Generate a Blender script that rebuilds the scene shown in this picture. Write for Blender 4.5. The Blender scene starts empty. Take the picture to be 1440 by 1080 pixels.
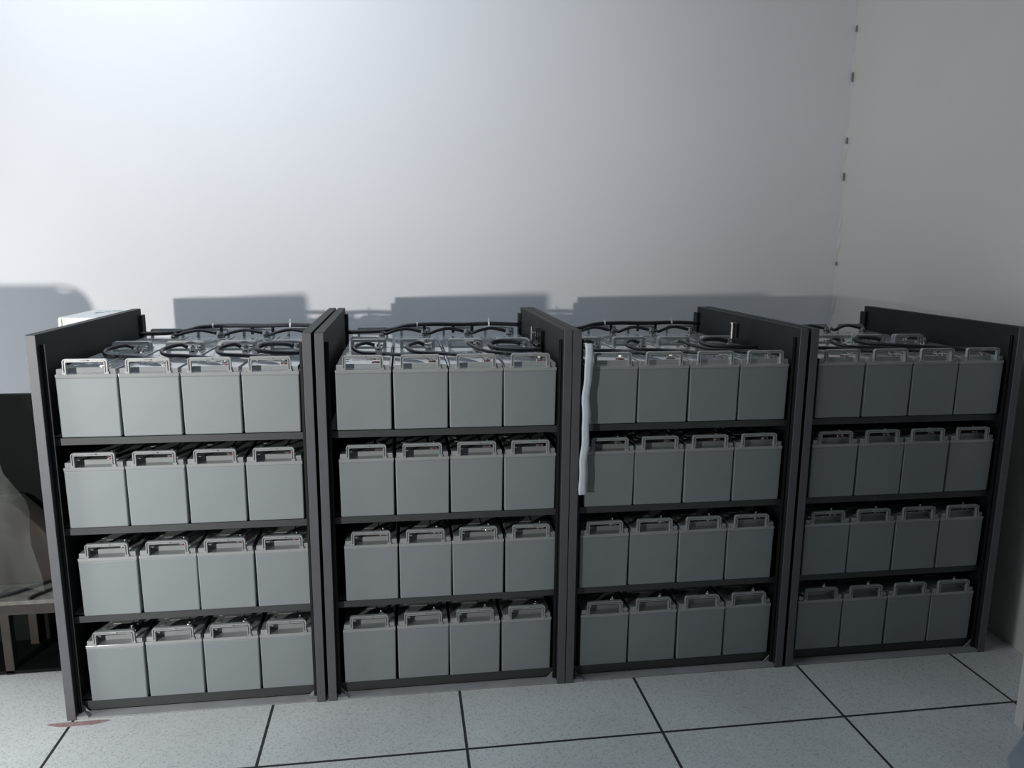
import bpy, bmesh, math, random
from mathutils import Vector, Matrix
random.seed(7)
S = bpy.context.scene
COL = S.collection

# ------------------------------------------------------------------ camera
YAW, PITCH, ROLL = 0.1443, 0.1830, 0.0083
cam_d = bpy.data.cameras.new('camera'); cam = bpy.data.objects.new('camera', cam_d); COL.objects.link(cam)
cam_d.sensor_width = 36.0; cam_d.lens = 1062.75 / 1440 * 36; cam_d.clip_start = 0.02
f = Vector((math.sin(YAW) * math.cos(PITCH), math.cos(YAW) * math.cos(PITCH), -math.sin(PITCH)))
r0 = Vector((math.cos(YAW), -math.sin(YAW), 0)); u0 = r0.cross(f)
r = r0 * math.cos(ROLL) + u0 * math.sin(ROLL); u = -r0 * math.sin(ROLL) + u0 * math.cos(ROLL)
M = Matrix((r, u, -f)).transposed().to_4x4(); M.translation = Vector((1.0247, -2.3772, 1.4721))
cam.matrix_world = M
S.camera = cam

# ------------------------------------------------------------------ world, lights, exposure
S.view_settings.view_transform = 'Standard'; S.view_settings.look = 'None'
S.view_settings.gamma = 1.0; S.view_settings.use_curve_mapping = False
S.view_settings.exposure = 0.0
w = bpy.data.worlds.new('world'); S.world = w; w.use_nodes = True
bg = w.node_tree.nodes['Background']; bg.inputs[0].default_value = (0.72, 0.83, 1.0, 1); bg.inputs[1].default_value = 0.012

def lamp(name, kind, loc, target, energy, color, **kw):
    d = bpy.data.lights.new(name, kind); o = bpy.data.objects.new(name, d); COL.objects.link(o)
    o.location = loc; d.energy = energy; d.color = color
    o.rotation_euler = (Vector(target) - Vector(loc)).to_track_quat('-Z', 'Y').to_euler()
    for k, v in kw.items(): setattr(d, k, v)
    return o
# low bright lamp standing behind and to the left of the camera
lamp('key_lamp', 'SPOT', (-1.30, -3.10, 1.15), (-0.55, 1.4, 1.72), 485, (1.0, 0.975, 0.935),
     spot_size=math.radians(94), spot_blend=1.0, shadow_soft_size=0.05)
# unseen soft overhead fill, added for the bluish ambient light
lamp('overhead_fill', 'AREA', (0.1, 0.1, 3.4), (0.8, 0.7, 0.0), 41, (0.77, 0.89, 1.0), shape='RECTANGLE', size=2.4, size_y=1.6)
# weak fill light added beyond the left of the frame for the walls
lamp('left_fill', 'AREA', (-2.6, 0.35, 1.9), (1.6, 0.75, 1.6), 5, (0.78, 0.88, 1.0), shape='RECTANGLE', size=1.3, size_y=1.2)
# low fill light added on the left to brighten floor and lower batteries
lamp('low_left_fill', 'AREA', (-1.6, -0.6, 0.9), (0.4, -0.3, 0.0), 21, (0.95, 0.98, 1.0), shape='RECTANGLE', size=0.6, size_y=0.6)

# ------------------------------------------------------------------ materials
def mat(name, col, rough=0.6, metal=0.0, noise=0.0, nscale=30, bump=0.0, bscale=200, spec=0.5, coat=0.0, alpha=None, trans=0.0):
    m = bpy.data.materials.new(name); m.use_nodes = True; nt = m.node_tree; b = nt.nodes['Principled BSDF']
    b.inputs['Roughness'].default_value = rough; b.inputs['Metallic'].default_value = metal
    b.inputs['Specular IOR Level'].default_value = spec; b.inputs['Coat Weight'].default_value = coat
    b.inputs['Base Color'].default_value = (*col, 1)
    if trans: b.inputs['Transmission Weight'].default_value = trans
    if alpha is not None: b.inputs['Alpha'].default_value = alpha
    tc = nt.nodes.new('ShaderNodeTexCoord')
    if noise:
        n = nt.nodes.new('ShaderNodeTexNoise'); n.inputs['Scale'].default_value = nscale; n.inputs['Detail'].default_value = 4
        nt.links.new(tc.outputs['Object'], n.inputs['Vector'])
        r_ = nt.nodes.new('ShaderNodeValToRGB')
        r_.color_ramp.elements[0].position = .3; r_.color_ramp.elements[1].position = .7
        r_.color_ramp.elements[0].color = (*[c * (1 - noise) for c in col], 1)
        r_.color_ramp.elements[1].color = (*[min(1, c * (1 + noise)) for c in col], 1)
        nt.links.new(n.outputs['Fac'], r_.inputs['Fac']); nt.links.new(r_.outputs['Color'], b.inputs['Base Color'])
    if bump:
        n2 = nt.nodes.new('ShaderNodeTexNoise'); n2.inputs['Scale'].default_value = bscale; n2.inputs['Detail'].default_value = 3
        nt.links.new(tc.outputs['Object'], n2.inputs['Vector'])
        bp = nt.nodes.new('ShaderNodeBump'); bp.inputs['Strength'].default_value = bump; bp.inputs['Distance'].default_value = 0.002
        nt.links.new(n2.outputs['Fac'], bp.inputs['Height']); nt.links.new(bp.outputs['Normal'], b.inputs['Normal'])
    return m

M_CASE = mat('battery_plastic', (0.275, 0.305, 0.322), 0.5, noise=0.03, nscale=9, bump=0.15, bscale=350)
M_LID = mat('battery_lid_plastic', (0.37, 0.39, 0.395), 0.12, noise=0.03, nscale=9, coat=0.7)
M_HANDLE = mat('handle_plastic', (0.36, 0.375, 0.38), 0.3)
M_STEEL = mat('charcoal_painted_steel', (0.017, 0.019, 0.021), 0.55, noise=0.08, nscale=14, bump=0.1, bscale=400, spec=0.3)
M_POST = mat('grey_painted_steel', (0.112, 0.114, 0.126), 0.5, noise=0.05, nscale=20)
M_SHELF = mat('shelf_painted_steel', (0.060, 0.063, 0.068), 0.55, noise=0.05, nscale=20)
M_CHROME = mat('bright_metal', (0.8, 0.8, 0.78), 0.18, metal=1.0)
M_LEAD = mat('lead', (0.35, 0.35, 0.36), 0.4, metal=0.8)
M_RED = mat('red_plastic', (0.20, 0.035, 0.04), 0.4)
M_CABLE = mat('black_cable_rubber', (0.014, 0.014, 0.018), 0.42)
M_TIE = mat('white_nylon', (0.75, 0.75, 0.75), 0.4)
M_BASE = mat('grey_base_steel', (0.33, 0.33, 0.34), 0.6, noise=0.12, nscale=12)
M_PAPER = mat('paper', (0.70, 0.76, 0.84), 0.75, noise=0.05, nscale=25, bump=0.4, bscale=60)
M_WHITE = mat('white_enamel', (0.78, 0.78, 0.76), 0.45, noise=0.03, nscale=20)
M_DARK = mat('dark_board', (0.006, 0.008, 0.008), 0.7, noise=0.1, spec=0.12)
M_WOOD = mat('dark_brown_wood', (0.028, 0.022, 0.018), 0.6, noise=0.3, nscale=18)
M_TOP = mat('worn_grey_board', (0.14, 0.135, 0.122), 0.7, noise=0.25, nscale=40)
M_CARD = mat('cardboard', (0.036, 0.028, 0.023), 0.8, noise=0.1, nscale=15)
M_CLOTH = mat('chair_mesh_fabric', (0.05, 0.05, 0.055), 0.9)
M_DOOR = mat('door_paint', (0.62, 0.60, 0.56), 0.5)
M_SHEET = mat('pale_sheet', (0.36, 0.41, 0.47), 0.6, noise=0.08, nscale=12)
M_FILM = mat('clear_plastic_film', (0.20, 0.22, 0.205), 0.35, alpha=0.22, bump=0.9, bscale=25)
M_ACR = mat('clear_acrylic', (0.8, 0.85, 0.85), 0.08, alpha=0.25)

def wall_mat(name, col, warm):
    m = bpy.data.materials.new(name); m.use_nodes = True; nt = m.node_tree; b = nt.nodes['Principled BSDF']
    b.inputs['Roughness'].default_value = 0.72; b.inputs['Specular IOR Level'].default_value = 0.3
    tc = nt.nodes.new('ShaderNodeTexCoord')
    n = nt.nodes.new('ShaderNodeTexNoise'); n.inputs['Scale'].default_value = 1.6; n.inputs['Detail'].default_value = 5
    r_ = nt.nodes.new('ShaderNodeValToRGB'); r_.color_ramp.elements[0].position = .3; r_.color_ramp.elements[1].position = .7
    r_.color_ramp.elements[0].color = (*[c * 0.965 for c in col], 1); r_.color_ramp.elements[1].color = (*col, 1)
    nt.links.new(tc.outputs['Object'], n.inputs['Vector']); nt.links.new(n.outputs['Fac'], r_.inputs['Fac'])
    nt.links.new(r_.outputs['Color'], b.inputs['Base Color'])
    n2 = nt.nodes.new('ShaderNodeTexNoise'); n2.inputs['Scale'].default_value = 14; n2.inputs['Detail'].default_value = 6
    nt.links.new(tc.outputs['Object'], n2.inputs['Vector'])
    bp = nt.nodes.new('ShaderNodeBump'); bp.inputs['Strength'].default_value = 0.18; bp.inputs['Distance'].default_value = 0.004
    nt.links.new(n2.outputs['Fac'], bp.inputs['Height']); nt.links.new(bp.outputs['Normal'], b.inputs['Normal'])
    return m
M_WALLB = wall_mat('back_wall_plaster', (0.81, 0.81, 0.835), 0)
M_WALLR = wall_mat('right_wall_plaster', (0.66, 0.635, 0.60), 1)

def floor_mat():
    m = bpy.data.materials.new('speckled_raised_floor_tiles'); m.use_nodes = True; nt = m.node_tree; N = nt.nodes; L = nt.links
    b = N['Principled BSDF']; b.inputs['Roughness'].default_value = 0.45
    tc = N.new('ShaderNodeTexCoord'); sp = N.new('ShaderNodeSeparateXYZ'); L.new(tc.outputs['Object'], sp.inputs[0])
    def math_(op, a, bb=None):
        n = N.new('ShaderNodeMath'); n.operation = op
        for i, v in enumerate((a, bb)):
            if v is None: continue
            if isinstance(v, (int, float)): n.inputs[i].default_value = v
            else: L.new(v, n.inputs[i])
        return n.outputs[0]
    def edge(axis, off, P=0.6148):
        t = math_('SUBTRACT', sp.outputs[axis], off - 50 * P); t = math_('MODULO', t, P)
        t2 = math_('SUBTRACT', P, t); t = math_('MINIMUM', t, t2)
        return t
    d = math_('MINIMUM', edge(0, 0.5787), edge(1, -0.3346))
    line = math_('LESS_THAN', d, 0.0046)
    v = N.new('ShaderNodeTexVoronoi'); v.inputs['Scale'].default_value = 230; L.new(tc.outputs['Object'], v.inputs['Vector'])
    sc = N.new('ShaderNodeSeparateColor'); L.new(v.outputs['Color'], sc.inputs[0])
    rp = N.new('ShaderNodeValToRGB'); L.new(sc.outputs[0], rp.inputs['Fac'])
    e = rp.color_ramp.elements; e[0].position = 0; e[0].color = (0.47, 0.48, 0.48, 1); e[1].position = .22; e[1].color = (0.62, 0.635, 0.63, 1)
    e2 = e.new(0.85); e2.color = (0.68, 0.695, 0.69, 1)
    n = N.new('ShaderNodeTexNoise'); n.inputs['Scale'].default_value = 2.2; n.inputs['Detail'].default_value = 5; L.new(tc.outputs['Object'], n.inputs['Vector'])
    mr = N.new('ShaderNodeMapRange'); L.new(n.outputs['Fac'], mr.inputs[0]); mr.inputs[1].default_value = .3; mr.inputs[2].default_value = .7
    mr.inputs[3].default_value = .88; mr.inputs[4].default_value = 1.05
    mu = N.new('ShaderNodeMix'); mu.data_type = 'RGBA'; mu.blend_type = 'MULTIPLY'; mu.inputs[0].default_value = 1
    L.new(rp.outputs['Color'], mu.inputs[6]); L.new(mr.outputs[0], mu.inputs[7])
    mx = N.new('ShaderNodeMix'); mx.data_type = 'RGBA'; L.new(line, mx.inputs[0]); L.new(mu.outputs[2], mx.inputs[6]); mx.inputs[7].default_value = (0.03, 0.032, 0.036, 1)
    L.new(mx.outputs[2], b.inputs['Base Color'])
    return m
M_FLOOR = floor_mat()

# ------------------------------------------------------------------ helpers
def bm_box(bm, x0, x1, y0, y1, z0, z1, bev=0.0, mi=0):
    nv = [bm.verts.new(p) for p in ((x0, y0, z0), (x1, y0, z0), (x1, y1, z0), (x0, y1, z0), (x0, y0, z1), (x1, y0, z1), (x1, y1, z1), (x0, y1, z1))]
    fs = [bm.faces.new([nv[i] for i in q]) for q in ((0, 3, 2, 1), (4, 5, 6, 7), (0, 1, 5, 4), (1, 2, 6, 5), (2, 3, 7, 6), (3, 0, 4, 7))]
    for q in fs: q.material_index = mi
    if bev:
        es = list({e for q in fs for e in q.edges})
        rr = bmesh.ops.bevel(bm, geom=es, offset=bev, segments=2, profile=0.5, affect='EDGES')
        for q in rr['faces']: q.material_index = mi
    return nv

def bm_prism(bm, pts, axis, a, b, bev=0.0):
    """closed outline pts (2D) extruded along axis from a to b"""
    def P(p, t): return (p[0], p[1], t) if axis == 'z' else ((p[0], t, p[1]) if axis == 'y' else (t, p[0], p[1]))
    lo = [bm.verts.new(P(p, a)) for p in pts]; hi = [bm.verts.new(P(p, b)) for p in pts]
    n = len(pts); fs = [bm.faces.new(lo), bm.faces.new(hi)]
    for i in range(n): fs.append(bm.faces.new((lo[i], lo[(i + 1) % n], hi[(i + 1) % n], hi[i])))
    bmesh.ops.recalc_face_normals(bm, faces=fs)
    if bev:
        es = list({e for q in fs[:2] for e in q.edges})
        bmesh.ops.bevel(bm, geom=es, offset=bev, segments=1, affect='EDGES')

def bm_cyl(bm, c, rad, h, axis='z', n=12, mi=0):
    t = Matrix.Translation(Vector(c))
    if axis == 'x': t = t @ Matrix.Rotation(math.pi / 2, 4, 'Y')
    if axis == 'y': t = t @ Matrix.Rotation(math.pi / 2, 4, 'X')
    k = len(bm.faces)
    bmesh.ops.create_cone(bm, cap_ends=True, segments=n, radius1=rad, radius2=rad, depth=h, matrix=t)
    bm.faces.ensure_lookup_table()
    for q in bm.faces[k:]: q.material_index = mi

def catmull(pts, n=8):
    P = [Vector(p) for p in pts]; P = [2 * P[0] - P[1]] + P + [2 * P[-1] - P[-2]]; out = []
    for i in range(1, len(P) - 2):
        for k in range(n):
            t = k / n; a, b, c, d = P[i - 1], P[i], P[i + 1], P[i + 2]
            out.append(0.5 * ((2 * b) + (c - a) * t + (2 * a - 5 * b + 4 * c - d) * t * t + (3 * b - a - 3 * c + d) * t ** 3))
    out.append(P[-2]); return out

def bm_tube(bm, pts, rad, n=8, smooth=True):
    pts = catmull(pts) if smooth else [Vector(p) for p in pts]
    rings = []; side = None
    for i, p in enumerate(pts):
        d = (pts[min(i + 1, len(pts) - 1)] - pts[max(i - 1, 0)]).normalized()
        if side is None: side = d.orthogonal().normalized()
        side = (side - d * side.dot(d)).normalized(); up = d.cross(side)
        rings.append([bm.verts.new(p + rad * (math.cos(a) * side + math.sin(a) * up)) for a in [2 * math.pi * k / n for k in range(n)]])
    for a, b in zip(rings, rings[1:]):
        for k in range(n): bm.faces.new((a[k], a[(k + 1) % n], b[(k + 1) % n], b[k])).smooth = True
    bm.faces.new(rings[0][::-1]); bm.faces.new(rings[-1])

def obj(name, bm, m, parent=None, loc=None):
    bmesh.ops.recalc_face_normals(bm, faces=bm.faces)
    me = bpy.data.meshes.new(name); bm.to_mesh(me); bm.free()
    for x in (m if isinstance(m, (list, tuple)) else [m]): me.materials.append(x)
    o = bpy.data.objects.new(name, me); COL.objects.link(o)
    if parent: o.parent = parent
    if loc: o.location = loc
    return o

def tag(o, label, cat, group=None):
    o['label'] = label; o['category'] = cat
    if group: o['group'] = group
    return o

def thing(name, label, cat, loc=(0, 0, 0), rz=0, group=None):
    o = bpy.data.objects.new(name, None); COL.objects.link(o); o.location = loc; o.rotation_euler = (0, 0, rz)
    o.empty_display_size = 0.05
    return tag(o, label, cat, group)

def struct(name, bm, m, label=None):
    o = obj(name, bm, m); o['kind'] = 'structure'
    if label: o['label'] = label
    return o

def copy_tree(o, parent=None):
    c = o.copy(); COL.objects.link(c)
    if parent: c.parent = parent
    for ch in list(o.children): copy_tree(ch, c)
    return c

def new(): return bmesh.new()

# ------------------------------------------------------------------ the room
ZF = -0.03; YW = 1.40; XR = 3.316
b = new(); bm_box(b, -4.2, XR + .15, -5.2, YW + .15, ZF - .05, ZF); struct('floor', b, M_FLOOR)
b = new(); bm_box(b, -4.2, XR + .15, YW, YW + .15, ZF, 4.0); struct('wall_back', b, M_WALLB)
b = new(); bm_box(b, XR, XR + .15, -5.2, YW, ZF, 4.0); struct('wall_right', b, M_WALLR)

# rough plaster seam where the two walls meet, with chips and cracks
b = new()
zz = ZF + .02; prev = None
while zz < 3.2:
    w1 = 0.010 + random.random() * 0.007; w2 = 0.005 + random.random() * 0.006
    ring = [b.verts.new((XR - w1, YW + .001, zz)), b.verts.new((XR - w2 * .5, YW - w2, zz)), b.verts.new((XR + .001, YW - w1, zz)), b.verts.new((XR + .001, YW + .001, zz))]
    if prev:
        for k in range(4): b.faces.new((prev[k], prev[(k + 1) % 4], ring[(k + 1) % 4], ring[k]))
    prev = ring; zz += 0.03 + random.random() * 0.04
struct('trim_1', b, M_WALLR, 'rough plaster bead running up the corner between the two walls')
b = new()
for z, h in ((2.32, .045), (2.01, .03), (1.83, .04), (1.385, .02), (2.55, .03)):
    x = XR - 0.012 + random.uniform(-.003, .003); pts = []
    n = 5
    left = [(x - .0015 - random.random() * .002, z + h * (i / n - .5)) for i in range(n + 1)]
    right = [(x + .001 + random.random() * .0015, z + h * (i / n - .5)) for i in range(n, -1, -1)]
    bm_prism(b, left + right, 'y', YW - .0125, YW - .005)
struct('trim_2', b, mat('dark_crack', (0.22, 0.215, 0.21), 0.9), 'dark chips and cracks in the plaster at the corner')

# ------------------------------------------------------------------ battery
BW, BL, PITCHX = 0.1725, 0.407, 0.177
H1, H2, H3 = 0.183, 0.1938, 0.209
def rounded_rect_u(w, h, rad, z0):
    """open U outline, from left foot up and round to right foot"""
    pts = [(-w / 2, z0)]
    for k in range(6):
        a = math.pi - k * math.pi / 10; pts.append((-w / 2 + rad + rad * math.cos(a), z0 + h - rad + rad * math.sin(a)))
    for k in range(6):
        a = math.pi / 2 - k * math.pi / 10; pts.append((w / 2 - rad + rad * math.cos(a), z0 + h - rad + rad * math.sin(a)))
    pts.append((w / 2, z0)); return pts
def u_solid(bm, w, h, rad, t, y0, y1):
    o_ = rounded_rect_u(w, h, rad, 0); i_ = rounded_rect_u(w - 2 * t, h - t, max(rad - t, .001), 0)
    V = [[bm.verts.new((p[0], y, p[1])) for p in L] for L in (o_, i_) for y in (y0, y1)]
    A, B, C_, D = V
    n = len(o_)
    for k in range(n - 1):
        for P, Q in ((A, B), (B, D), (D, C_), (C_, A)): bm.faces.new((P[k], P[k + 1], Q[k + 1], Q[k]))
    for k in (0, n - 1): bm.faces.new((A[k], B[k], D[k], C_[k]))
def handle_bm():
    bm = new()   # pivot at origin, rises to +z, front at -y
    u_solid(bm, .126, .0450, .009, .0030, -.0055, .0055)
    u_solid(bm, .1205, .0422, .008, .0045, -.0020, .0055)
    u_solid(bm, .112, .0380, .006, .0026, -.0055, .0055)
    bm_box(bm, -.066, -.053, -.005, .005, -.002, .006, .001); bm_box(bm, .053, .066, -.005, .005, -.002, .006, .001)
    bm_box(bm, -.010, .010, -.0062, -.002, .0385, .0415, .0008)      # moulded grip lugs
    return bm
def case_bm():
    bm = new()
    # slightly drafted box
    d = .0015
    vs = bm_box(bm, 0, BW, 0, BL, 0, H1)
    for v in bm.verts:
        if v.co.z < .01:
            v.co.x += d if v.co.x < .05 else -d; v.co.y += d if v.co.y < .05 else -d
    bmesh.ops.bevel(bm, geom=list(bm.edges), offset=.0035, segments=3, profile=.5, affect='EDGES')
    return bm
def lid_bm():
    bm = new()
    bm_box(bm, .0005, BW - .0005, .0005, BL - .0005, H1 - .0005, H1 + .0012)
    bm_box(bm, -.0004, BW + .0004, -.0004, BL + .0004, H1 + .0012, H2, .0014)
    x0, x1, y0, y1 = .0035, BW - .0035, .0035, BL - .0035
    rx0, rx1, rd = .026, BW - .026, .030
    out = [(x0, y0), (rx0, y0), (rx0, y0 + rd), (rx1, y0 + rd), (rx1, y0), (x1, y0), (x1, y1), (rx1, y1), (rx1, y1 - rd), (rx0, y1 - rd), (rx0, y1), (x0, y1)]
    bm_prism(bm, out, 'z', H2 - .001, H3, .0012)
    bm_box(bm, .045, .105, .11, .30, H3 - .001, H3 + .0012, .0005)         # raised valve cover
    for k in range(6): bm_cyl(bm, (.030, .085 + k * .047, H3 + .0004), .009, .0016, n=16)
    return bm
M_BL = {'case': None}
def make_battery(label, group):
    t = thing('storage_battery', label, 'battery', group=group)
    c = obj('case', case_bm(), M_CASE, t); l = obj('lid', lid_bm(), M_LID, t)
    a = obj('handle', handle_bm(), M_HANDLE, t, (BW / 2, .0035, H2 + .001))
    hb = a.copy(); COL.objects.link(hb); hb.parent = t; hb.location = (BW / 2, BL - .0035, H2 + .001); hb.rotation_euler = (0, 0, math.pi)
    for ty, red in ((.050, True), (.357, False)):
        bm = new()
        bm_box(bm, .113, .137, ty - .012, ty + .012, H3 - .002, H3 + .006, .001)
        bm_cyl(bm, (.125, ty, H3 + .0135), .0085, .008, n=6); bm_cyl(bm, (.125, ty, H3 + .020), .0042, .008, n=10)
        te = obj('terminal', bm, M_CHROME, t)
        bm = new(); bm_cyl(bm, (.125, ty, H3 + .001), .0135, .004, n=18)
        obj('terminal_ring', bm, M_RED if red else M_DARK, te)
    return t
XROW = [[0.000, -0.003, 0.012, 0.010], [0.813, 0.816, 0.821, 0.810], [1.617, 1.616, 1.609, 1.619], [2.431, 2.431, 2.428, 2.427]]
ZROW = [0.887, 0.599, 0.306, 0.012]
RACK = ['leftmost rack', 'second rack from left', 'third rack from left', 'rightmost rack']
SHELF = ['top shelf', 'second shelf', 'third shelf', 'bottom shelf']
PLACE = ['leftmost', 'second from left', 'third from left', 'rightmost']
proto = None
for ri in range(4):
    for row in range(4):
        for k in range(4):
            for depth in ((0, 1) if row == 0 else (0,)):
                if row == 0:
                    lab = 'grey battery, %s in %s row on %s of %s' % (PLACE[k], 'front' if depth == 0 else 'back', SHELF[row], RACK[ri])
                else:
                    lab = 'grey battery with raised handle, %s on %s of %s' % (PLACE[k], SHELF[row], RACK[ri])
                grp = 'batteries on the %s of the %s' % (SHELF[row], RACK[ri])
                if proto is None:
                    proto = make_battery(lab, grp); t = proto
                else:
                    t = copy_tree(proto)
                    tag(t, lab, 'battery', grp)
                jx = random.uniform(-.0012, .0012); jy = random.uniform(-.0015, .0015)
                t.location = (XROW[ri][row] + k * PITCHX + jx, (0 if depth == 0 else .4145) + jy, ZROW[row])
# ------------------------------------------------------------------ racks
ZT = 1.203
PANL = [-0.055, 0.757, 1.562, 2.376]; PW = 0.803; PT = 0.028
def side_panel(x0, inner):
    """steel side panel, inner = +1 when the batteries are on its +x side"""
    bm = new(); x1 = x0 + PT
    bm_box(bm, x0, x1, -.03, .875, ZF, ZT, .0012)
    return bm
def rear_flange(x0, inner):
    bm = new(); x1 = x0 + PT
    a, c = (x1, x1 + .012) if inner > 0 else (x0 - .012, x0)
    bm_box(bm, a, c, .845, .885, ZF, 1.178, .001)
    return bm
def front_lip(x0, inner):
    """folded front lip: thin edge standing in front of a dark groove"""
    bm = new(); x1 = x0 + PT
    a, c = (x1, x1 + .012) if inner > 0 else (x0 - .012, x0)
    g = (a + .004, a + .0075) if inner > 0 else (c - .0075, c - .004)
    bm_prism(bm, [(a, -.0065), (c, -.0065), (c, -.0085), (g[1], -.0085), (g[1], -.012), (g[0], -.012), (g[0], -.0085), (a, -.0085)], 'z', ZF, 1.172)
    return bm
for ri in range(4):
    x0 = PANL[ri]; x1 = x0 + PW
    t = thing('battery_rack', 'dark grey open steel rack of four shelves, %s' % RACK[ri], 'rack', (0, 0, 0), group=None)
    for xx, inn in ((x0, 1), (x1 - PT, -1)):
        p = obj('side_panel', side_panel(xx, inn), M_STEEL, t)
        bm = new(); bm_box(bm, xx + .0005, xx + PT - .0005, -.0335, -.0295, ZF, ZT - .001, .001); obj('post_face', bm, M_POST, p)
        obj('rear_flange', rear_flange(xx, inn), M_STEEL, p); obj('front_lip', front_lip(xx, inn), M_STEEL, p)
    for row, z in enumerate(ZROW):
        bm = new(); a, c = x0 + PT, x1 - PT
        bm_box(bm, a, c, .012, .86, z - .004, z - .0004)
        bm_box(bm, a, c, .012, .016, z - .026 if row < 3 else ZF + .006, z - .0004)
        bm_box(bm, a, c, .016, .040, z - .026 if row < 3 else ZF + .006, z - .022 if row < 3 else ZF + .009)
        bm_box(bm, a, c, .84, .86, z - .026 if row < 3 else ZF + .006, z - .0004)
        bm_box(bm, a, c, .41, .43, z - .022, z - .0004)
        for s_, e_ in ((a, a + .012), (c - .012, c)):      # support brackets
            bm_box(bm, s_, e_, .02, .85, z - .018, z - .004)
        obj('shelf', bm, M_SHELF, t)
    bm = new(); bm_box(bm, x0 + PT, x1 - PT, .861, .864, ZF, .862); obj('rear_light_block', bm, M_STEEL, t)  # unseen sheet added to block wall light from the shelf gaps
    bm = new()
    bm_box(bm, x0 + PT, x1 - PT, -.030, .0115, ZF, ZF + .0045, .001)
    for s_, d_ in ((x0 + PT, 1), (x1 - PT, -1)):
        bm_prism(bm, [(s_, -.03), (s_ + d_ * .035, -.03), (s_ + d_ * .006, .008), (s_, .008)], 'z', ZF + .0045, ZF + .010)
        bm_prism(bm, [(s_ + d_ * .002, ZF + .004), (s_ + d_ * .030, ZF + .004), (s_ + d_ * .002, ZF + .034)], 'y', .002, .006)
    obj('base_channel', bm, M_BASE, t)

# ------------------------------------------------------------------ cables on the top shelves
LT = ZROW[0] + H3        # lid top
def lug(bm, p, d):
    bm_box(bm, p[0] - .011, p[0] + .011, p[1] - .011, p[1] + .011, p[2], p[2] + .003)
def cable(name, pts, rad, label, group, ends=True, m=None):
    pts = [Vector(p) for p in pts]
    for i_, k_ in ((0, 1), (-1, -2)):
        if ends and any((Vector(e_) - pts[i_]).length < 1e-6 for e_ in ends):
            d_ = pts[k_] - pts[i_]; d_.z = 0; pts[i_] = pts[i_] + d_.normalized() * .0165 + Vector((0, 0, .0032))
    t = thing(name, label, 'cable', pts[0], group=group); o0 = Vector(pts[0])
    bm = new(); bm_tube(bm, [Vector(p) - o0 for p in pts], rad); obj('sheath', bm, m or M_CABLE, t)
    if ends:
        for p in ends:
            q = Vector(p) - o0; bm = new(); bm_box(bm, q.x - .0125, q.x + .0125, q.y - .0095, q.y + .0095, q.z - .0061, q.z - .0044, .0004)
            obj('cable_lug', bm, M_CHROME, t)
    return t
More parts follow.
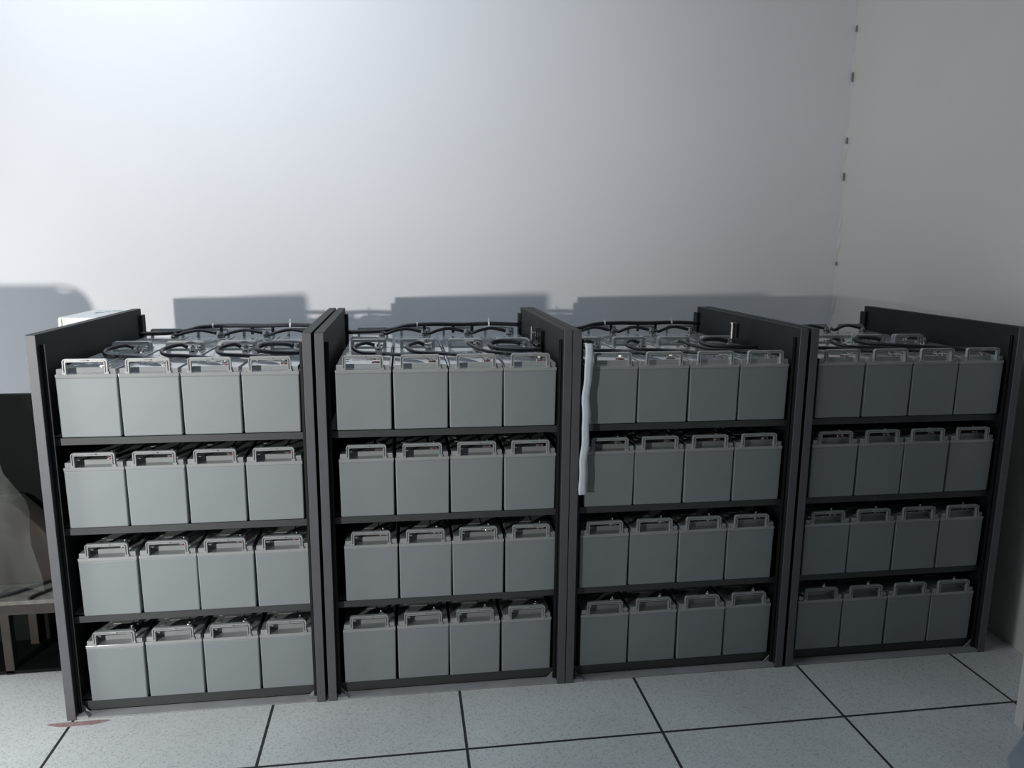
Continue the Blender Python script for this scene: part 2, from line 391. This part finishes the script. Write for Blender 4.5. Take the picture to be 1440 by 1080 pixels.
for ri in range(4):
    X = XROW[ri][0]
    for k in range(3):
        x = X + k * PITCHX; xe = x + PITCHX
        j = random.uniform(-.012, .012)
        T0 = (x + .125, .357, LT + .013); T1 = (xe + .125, .050, LT + .013)
        if ri == 3 and k == 2:
            mid = [(x + .08, .364, LT + .023), (x + .02, .366, LT + .024), (x - .01, .335, LT + .018), (x + .02, .27, LT + .012), (x + .11, .20, LT + .012), (x + .24, .12, LT + .012)]
        elif ri in (1, 2) and k == 2:
            mid = [(x + .092, .352, LT + .022), (x + .105, .29, LT + .016), (x + .15, .20, LT + .010), (x + .23, .15, LT + .009), (x + .29, .10, LT + .009)]
        else:
            mid = [(x + .085 + j, .345, LT + .025), (x + .048 + j, .285, LT + .018), (x + .075 + j, .215, LT + .010), (x + .15, .185, LT + .009), (x + .25, .12, LT + .009)]
        cable('link_cable', [T0] + mid + [T1], .0065 if (ri, k) != (3, 2) else .0085,
              'black link cable looping over %s front battery, top of %s' % (PLACE[k], RACK[ri]), 'looped link cables', [T0, T1])
    # short jumpers along the back terminals
    for k in range(3):
        x = X + k * PITCHX + .125; y = .412 + .357
        a = (x, y, LT + .013); c = (x + PITCHX, y, LT + .013)
        cable('jumper_cable', [a, (x + .018, y - .03, LT + .012), (x + .05, y - .02, LT + .022), (x + .10, y, LT + .028), c], .0065,
              'black jumper cable right of %s back battery, top of %s' % (PLACE[k], RACK[ri]), 'jumper cables along the rear', [a, c])
    if ri < 3:
        zc = LT + .040
        pts = [(X - .012, .793, zc - .027), (X + .10, .793, zc - .024), (X + .17, .793, zc - .016), (X + .23, .793, zc - .001), (X + .34, .793, zc + .004), (X + .46, .793, zc + .002), (X + .58, .793, zc + .005), (X + .70, .793, zc)]
        t = cable('power_cable', pts, .0085, 'long thick black cable along the back of %s top shelf' % RACK[ri], 'long rear cables', False)
        o0 = Vector(pts[0])
        for xx in (X + .27, X + .57):
            bm = new(); q = Vector((xx, .793, zc + .003)) - o0
            bm_cyl(bm, q, .0105, .006, 'x', 14)
            bm_box(bm, q.x - .0015, q.x + .0015, q.y - .002, q.y + .002, q.z + .009, q.z + .026)
            obj('cable_tie', bm, M_TIE, t)
        for xx in (X + .30, X + .42, X + .50):
            bm = new(); q = Vector((xx, .793, zc)) - o0; bm_cyl(bm, (q.x, q.y, q.z - .016), .006, .032, 'z', 8); obj('cable_branch', bm, M_CABLE, t)
    if ri < 3:
        x = X + 3 * PITCHX; y = .30
        # heavy cable leaving the last battery sideways
        T0 = (x + .125, .357, LT + .013)
        cable('power_cable', [T0, (x + .08, .364, LT + .023), (x + .03, .366, LT + .024), (x - .004, .345, LT + .018), (x + .0, .29, LT + .012), (x + .05, .245, LT + .011), (x + .11, .225, LT + .011), (x + .162, .22, LT + .012)],
              .0085, 
'thick black cable curling over rightmost front battery, top of %s' % RACK[ri], 'thick curled cables', [T0])
    else:
        x = X + 1 * PITCHX
        T0 = (x + .125, .769, LT + .013)
        cable('power_cable', [(x + .112, .73, LT + .012), (x + .09, .745, LT + .036), (x + .02, .74, LT + .036), (x - .01, .71, LT + .020), (x + .05, .68, LT + .011)], .008,
              'black cable curled round a back battery of the rightmost rack', 'thick curled cables', False)

# busbar with black connector on the inner side of the second rack's right panel
t = thing('cable_connector', 'black bolted cable connector with upright grey strip, on second rack side panel', 'connector', (1.5315, .36, 1.095))
bm = new(); bm_box(bm, -.012, 0, -.055, .055, .0, .068, .002); obj('body', bm, M_DARK, t)
for yy in (-.025, .02):
    for zc in (.018, .050):
        bm = new(); bm_cyl(bm, (-.016, yy, zc), .0085, .008, 'x', 6); bm_cyl(bm, (-.022, yy, zc), .0045, .010, 'x', 10); obj('bolt', bm, M_CHROME, t)
bm = new(); bm_box(bm, -.034, -.031, .030, .046, .003, .075, .0008); bm_box(bm, -.034, -.004, .032, .044, .050, .054); obj('metal_strip', bm, M_LEAD, t)
# upright silver lug on rack 3
t = thing('terminal_post', 'upright shiny cable lug with black cap beside the third rack side panel', 'connector', (2.273, .357, LT + .018))
bm = new(); bm_cyl(bm, (0, 0, .004), .011, .008, n=14); bm_cyl(bm, (0, 0, .036), .0075, .06, n=14); bm_cyl(bm, (0, 0, .068), .011, .004, n=14); obj('lug', bm, M_CHROME, t)
bm = new(); bm_cyl(bm, (.018, .004, .040), .010, .055, n=12); bm_box(bm, .005, .018, -.002, .008, .055, .062); obj('rubber_boot', bm, M_CABLE, t)

# loose cables seen in the dark gaps above the lower batteries
for ri in range(4):
    for row in (1, 2, 3):
        X = XROW[ri][row]; Z = ZROW[row] + H3
        for k in range(3):
            x = X + k * PITCHX
            a = (x + .125, .050, Z + .013); c = (x + PITCHX + .03, .20, Z + .012)
            d = .01 * math.sin(ri * 3 + row * 5 + k * 2)
            cable('link_cable', [a, (x + .155, .085, Z + .026 + d * .3), (x + .178, .13, Z + .030), c, (x + PITCHX + .10, .30, Z + .02)], .006,
                  'black link cable above %s battery on %s of %s' % (PLACE[k], SHELF[row], RACK[ri]), 'link cables in the shelf gaps', [a])

# ------------------------------------------------------------------ strip of paper on the third rack
bm = new(); cols = 26; prev = None
for i in range(cols + 1):
    tt = i / cols; z = 1.162 - tt * .505; x = 1.600 - .010 * tt + .0022 * (math.sin(tt * 13) + .6 * math.sin(tt * 31)); y = -.0372 - .004 * math.sin(tt * 9) ** 2 - .002 * tt
    wv = .0245 + .001 * math.sin(tt * 21)
    row_ = [bm.verts.new((x + wv * s, y - .0007 * math.sin(s * 3.14), z)) for s in (0, .33, .66, 1)] + [bm.verts.new((x + wv * s, y + .0008 - .0007 * math.sin(s * 3.14), z)) for s in (1, .66, .33, 0)]
    if prev:
        for k in range(8): bm.faces.new((prev[k], prev[(k + 1) % 8], row_[(k + 1) % 8], row_[k])).smooth = True
    else: bm.faces.new(row_)
    prev = row_
bm.faces.new(prev)
tag(obj('paper_strip', bm, M_PAPER), 'narrow wavy white paper strip hanging on front post of the third rack', 'paper')

# ------------------------------------------------------------------ beside the leftmost rack
t = thing('metal_cabinet', 'tall white cabinet standing close behind the left side of the leftmost rack', 'cabinet', (-.20, .53, ZF))
bm = new(); bm_box(bm, 0, .138, 0.004, .33, 0, 1.23, .003); obj('body', bm, M_WHITE, t)
bm = new(); bm_box(bm, .016, .137, 0, .004, .02, 1.224, .001); bm_box(bm, 0.001, .0125, 0, .004, .02, 1.224, .001); obj('door', bm, M_WHITE, t)
bm = new()
for x_, y_, l_ in ((.055, .20, .030), (.075, .235, .022), (.09, .27, .034), (.06, .17, .015)): bm_box(bm, x_, x_ + l_, y_, y_ + .006, 1.2299, 1.2306)
obj('vent_slot', bm, M_DARK, t)

t = thing('low_bench', 'low dark wooden bench with worn pale top left of the racks', 'bench', (-.62, .30, ZF))
bm = new(); bm_box(bm, 0, .54, -.04, .20, .265, .280, .002); obj('bench_top', bm, M_TOP, t)
bm = new(); bm_box(bm, .01, .53, -.03, -.01, .225, .265); bm_box(bm, .01, .53, .17, .19, .225, .265); bm_box(bm, .012, .03, -.01, .17, .225, .265); bm_box(bm, .51, .528, -.01, .17, .225, .265); obj('apron', bm, M_WOOD, t)
for lx in (.245, .495):
    for ly in (-.03, .155):
        bm = new(); bm_box(bm, lx, lx + .03, ly, ly + .03, 0, .225, .002); obj('leg', bm, M_WOOD, t)
bm = new(); bm_box(bm, .02, .52, -.03, .19, .005, .015); obj('lower_board', bm, M_DARK, t)
bm = new(); bm_box(bm, -.10, .54, .192, .20, 0.0, .262); obj('shade_board', bm, M_DARK, t)  # dark sheet added so the space under the bench stays dark

tag(obj('floor_cable', (lambda bm: (bm_tube(bm, [(-.46, .275, .2566), (-.36, .30, .2566), (-.26, .40, .2566), (-.19, .47, .2566), (-.14, .485, .2566)], .006), bm)[1])(new()), M_CABLE), 'black cable curving over the low bench, the rear one', 'cable')
tag(obj('floor_cable', (lambda bm: (bm_tube(bm, [(-.27, .262, .2566), (-.25, .30, .2566), (-.20, .36, .2566), (-.12, .42, .2566), (-.09, .425, .2566)], .006), bm)[1])(new()), M_CABLE), 'black cable curving over the low bench, the front one', 'cable')

bm = new(); bm_box(bm, -.475, -.225, .515, .545, ZF, .925, .003)
tag(obj('black_board', bm, M_DARK), 'tall black board standing upright behind the low bench', 'board')

bm = new(); 
bm_prism(bm, [(-.45, .251), (-.20, .251), (-.20, .36), (-.27, .46), (-.36, .56), (-.45, .56)], 'y', .40, .50, .003)
tag(obj('cardboard_box', bm, M_CARD), 'brown cardboard box with slanted top resting on the low bench', 'box')

# film draped over things at the far left
bm = new(); G = []
for i in range(16):
    a = i / 15; row_ = []
    for j in range(8):
        s = j / 7
        x = -.62 + s * (.22 + .16 * a) + .012 * math.sin(i * 1.3 + j * 2.1); z = 1.06 - a * .80; y = .36 + .03 * math.sin(j * 1.9 + i * .7) - .03 * a
        row_.append(bm.verts.new((x, y, z)))
    G.append(row_)
for i in range(15):
    for j in range(7): bm.faces.new((G[i][j], G[i][j + 1], G[i + 1][j + 1], G[i + 1][j])).smooth = True
o = obj('plastic_film', bm, M_FILM); tag(o, 'crumpled clear plastic film draped at the far left edge above the bench', 'plastic film')

# ------------------------------------------------------------------ right edge
bm = new(); bm_box(bm, 2.945, 3.30, -.475, -.44, ZF, 2.4, .002); 
struct('door_1', bm, M_DOOR, 'pale painted edge of a door leaf at the right edge of the picture')
bm = new(); bm_prism(bm, [(2.93, -.50), (3.25, -.48), (3.25, -1.0), (2.62, -.98), (2.70, -.72), (2.78, -.60)], 'z', ZF, ZF + .012, .002)
tag(obj('floor_sheet', bm, M_SHEET), 'pale blue-grey sheet lying on the floor at the bottom right corner', 'sheet')
bm = new()
pts = [(-.06 + .085 * math.cos(a) * (1 + .25 * math.sin(3 * a)), -.052 + .016 * math.sin(a) * (1 + .3 * math.cos(2 * a))) for a in [k * math.pi / 10 for k in range(20)]]
pts = [(p[0] + .045, p[1]) for p in pts]
bm_prism(bm, pts, 'z', ZF, ZF + .0006)
tag(obj('red_stain', bm, mat('faded_red_paint', (0.36, 0.24, 0.24), .6, noise=.25, nscale=60)), 'faint red paint stain on the floor at foot of the leftmost rack', 'stain')

# ------------------------------------------------------------------ high-backed chair beyond the left edge (its shadow falls on the wall)
t = thing('office_chair', 'high-backed office chair standing left of the racks, casting its rounded shadow on the wall', 'chair', (-0.937, .10, ZF))
bm = new()
def rr(x0, x1, z0, z1, rad, n=8):
    out = []
    for cx, cz, a0 in ((x1 - rad, z1 - rad, 0), (x0 + rad, z1 - rad, 90), (x0 + rad, z0 + rad, 180), (x1 - rad, z0 + rad, 270)):
        for k in range(n + 1):
            a = math.radians(a0 + 90 * k / n); out.append((cx + rad * math.cos(a), cz + rad * math.sin(a)))
    return out
out = rr(-.27, .27, .50, 1.265, .092); hole = rr(.165, .215, 1.245, 1.254, .004, 3)
es = []
for L_ in (out, hole):
    V_ = [bm.verts.new((p[0], -.02, p[1])) for p in L_]; es += [bm.edges.new((V_[k], V_[(k + 1) % len(V_)])) for k in range(len(V_))]
gf = bmesh.ops.triangle_fill(bm, edges=es, use_beauty=True)
ex = bmesh.ops.extrude_face_region(bm, geom=[q for q in gf['geom'] if isinstance(q, bmesh.types.BMFace)])
for v in ex['geom']:
    if isinstance(v, bmesh.types.BMVert): v.co.y += .04
obj('backrest', bm, M_CLOTH, t)
bm = new(); bm_prism(bm, [(p[0], p[1] - .25) for p in rr(-.25, .25, 0, .48, .06)], 'z', .42, .49, .012)
obj('seat', bm, M_CLOTH, t)
bm = new(); bm_cyl(bm, (0, 0 - .02, .24), .025, .36, n=14); bm_box(bm, -.03, .03, -.05, .04, .40, .42); bm_box(bm, -.03, .03, .02, .035, .41, .60); obj('gas_column', bm, M_STEEL, t)
for k in range(5):
    a = k * 2 * math.pi / 5 + .3
    bm = new(); bm_tube(bm, [(0, -.02, .09), (.15 * math.cos(a), -.02 + .15 * math.sin(a), .085), (.28 * math.cos(a), -.02 + .28 * math.sin(a), .06)], .016)
    bm_cyl(bm, (.28 * math.cos(a), -.02 + .28 * math.sin(a), .026), .026, .03, 'x', 14); obj('leg', bm, M_STEEL, t)
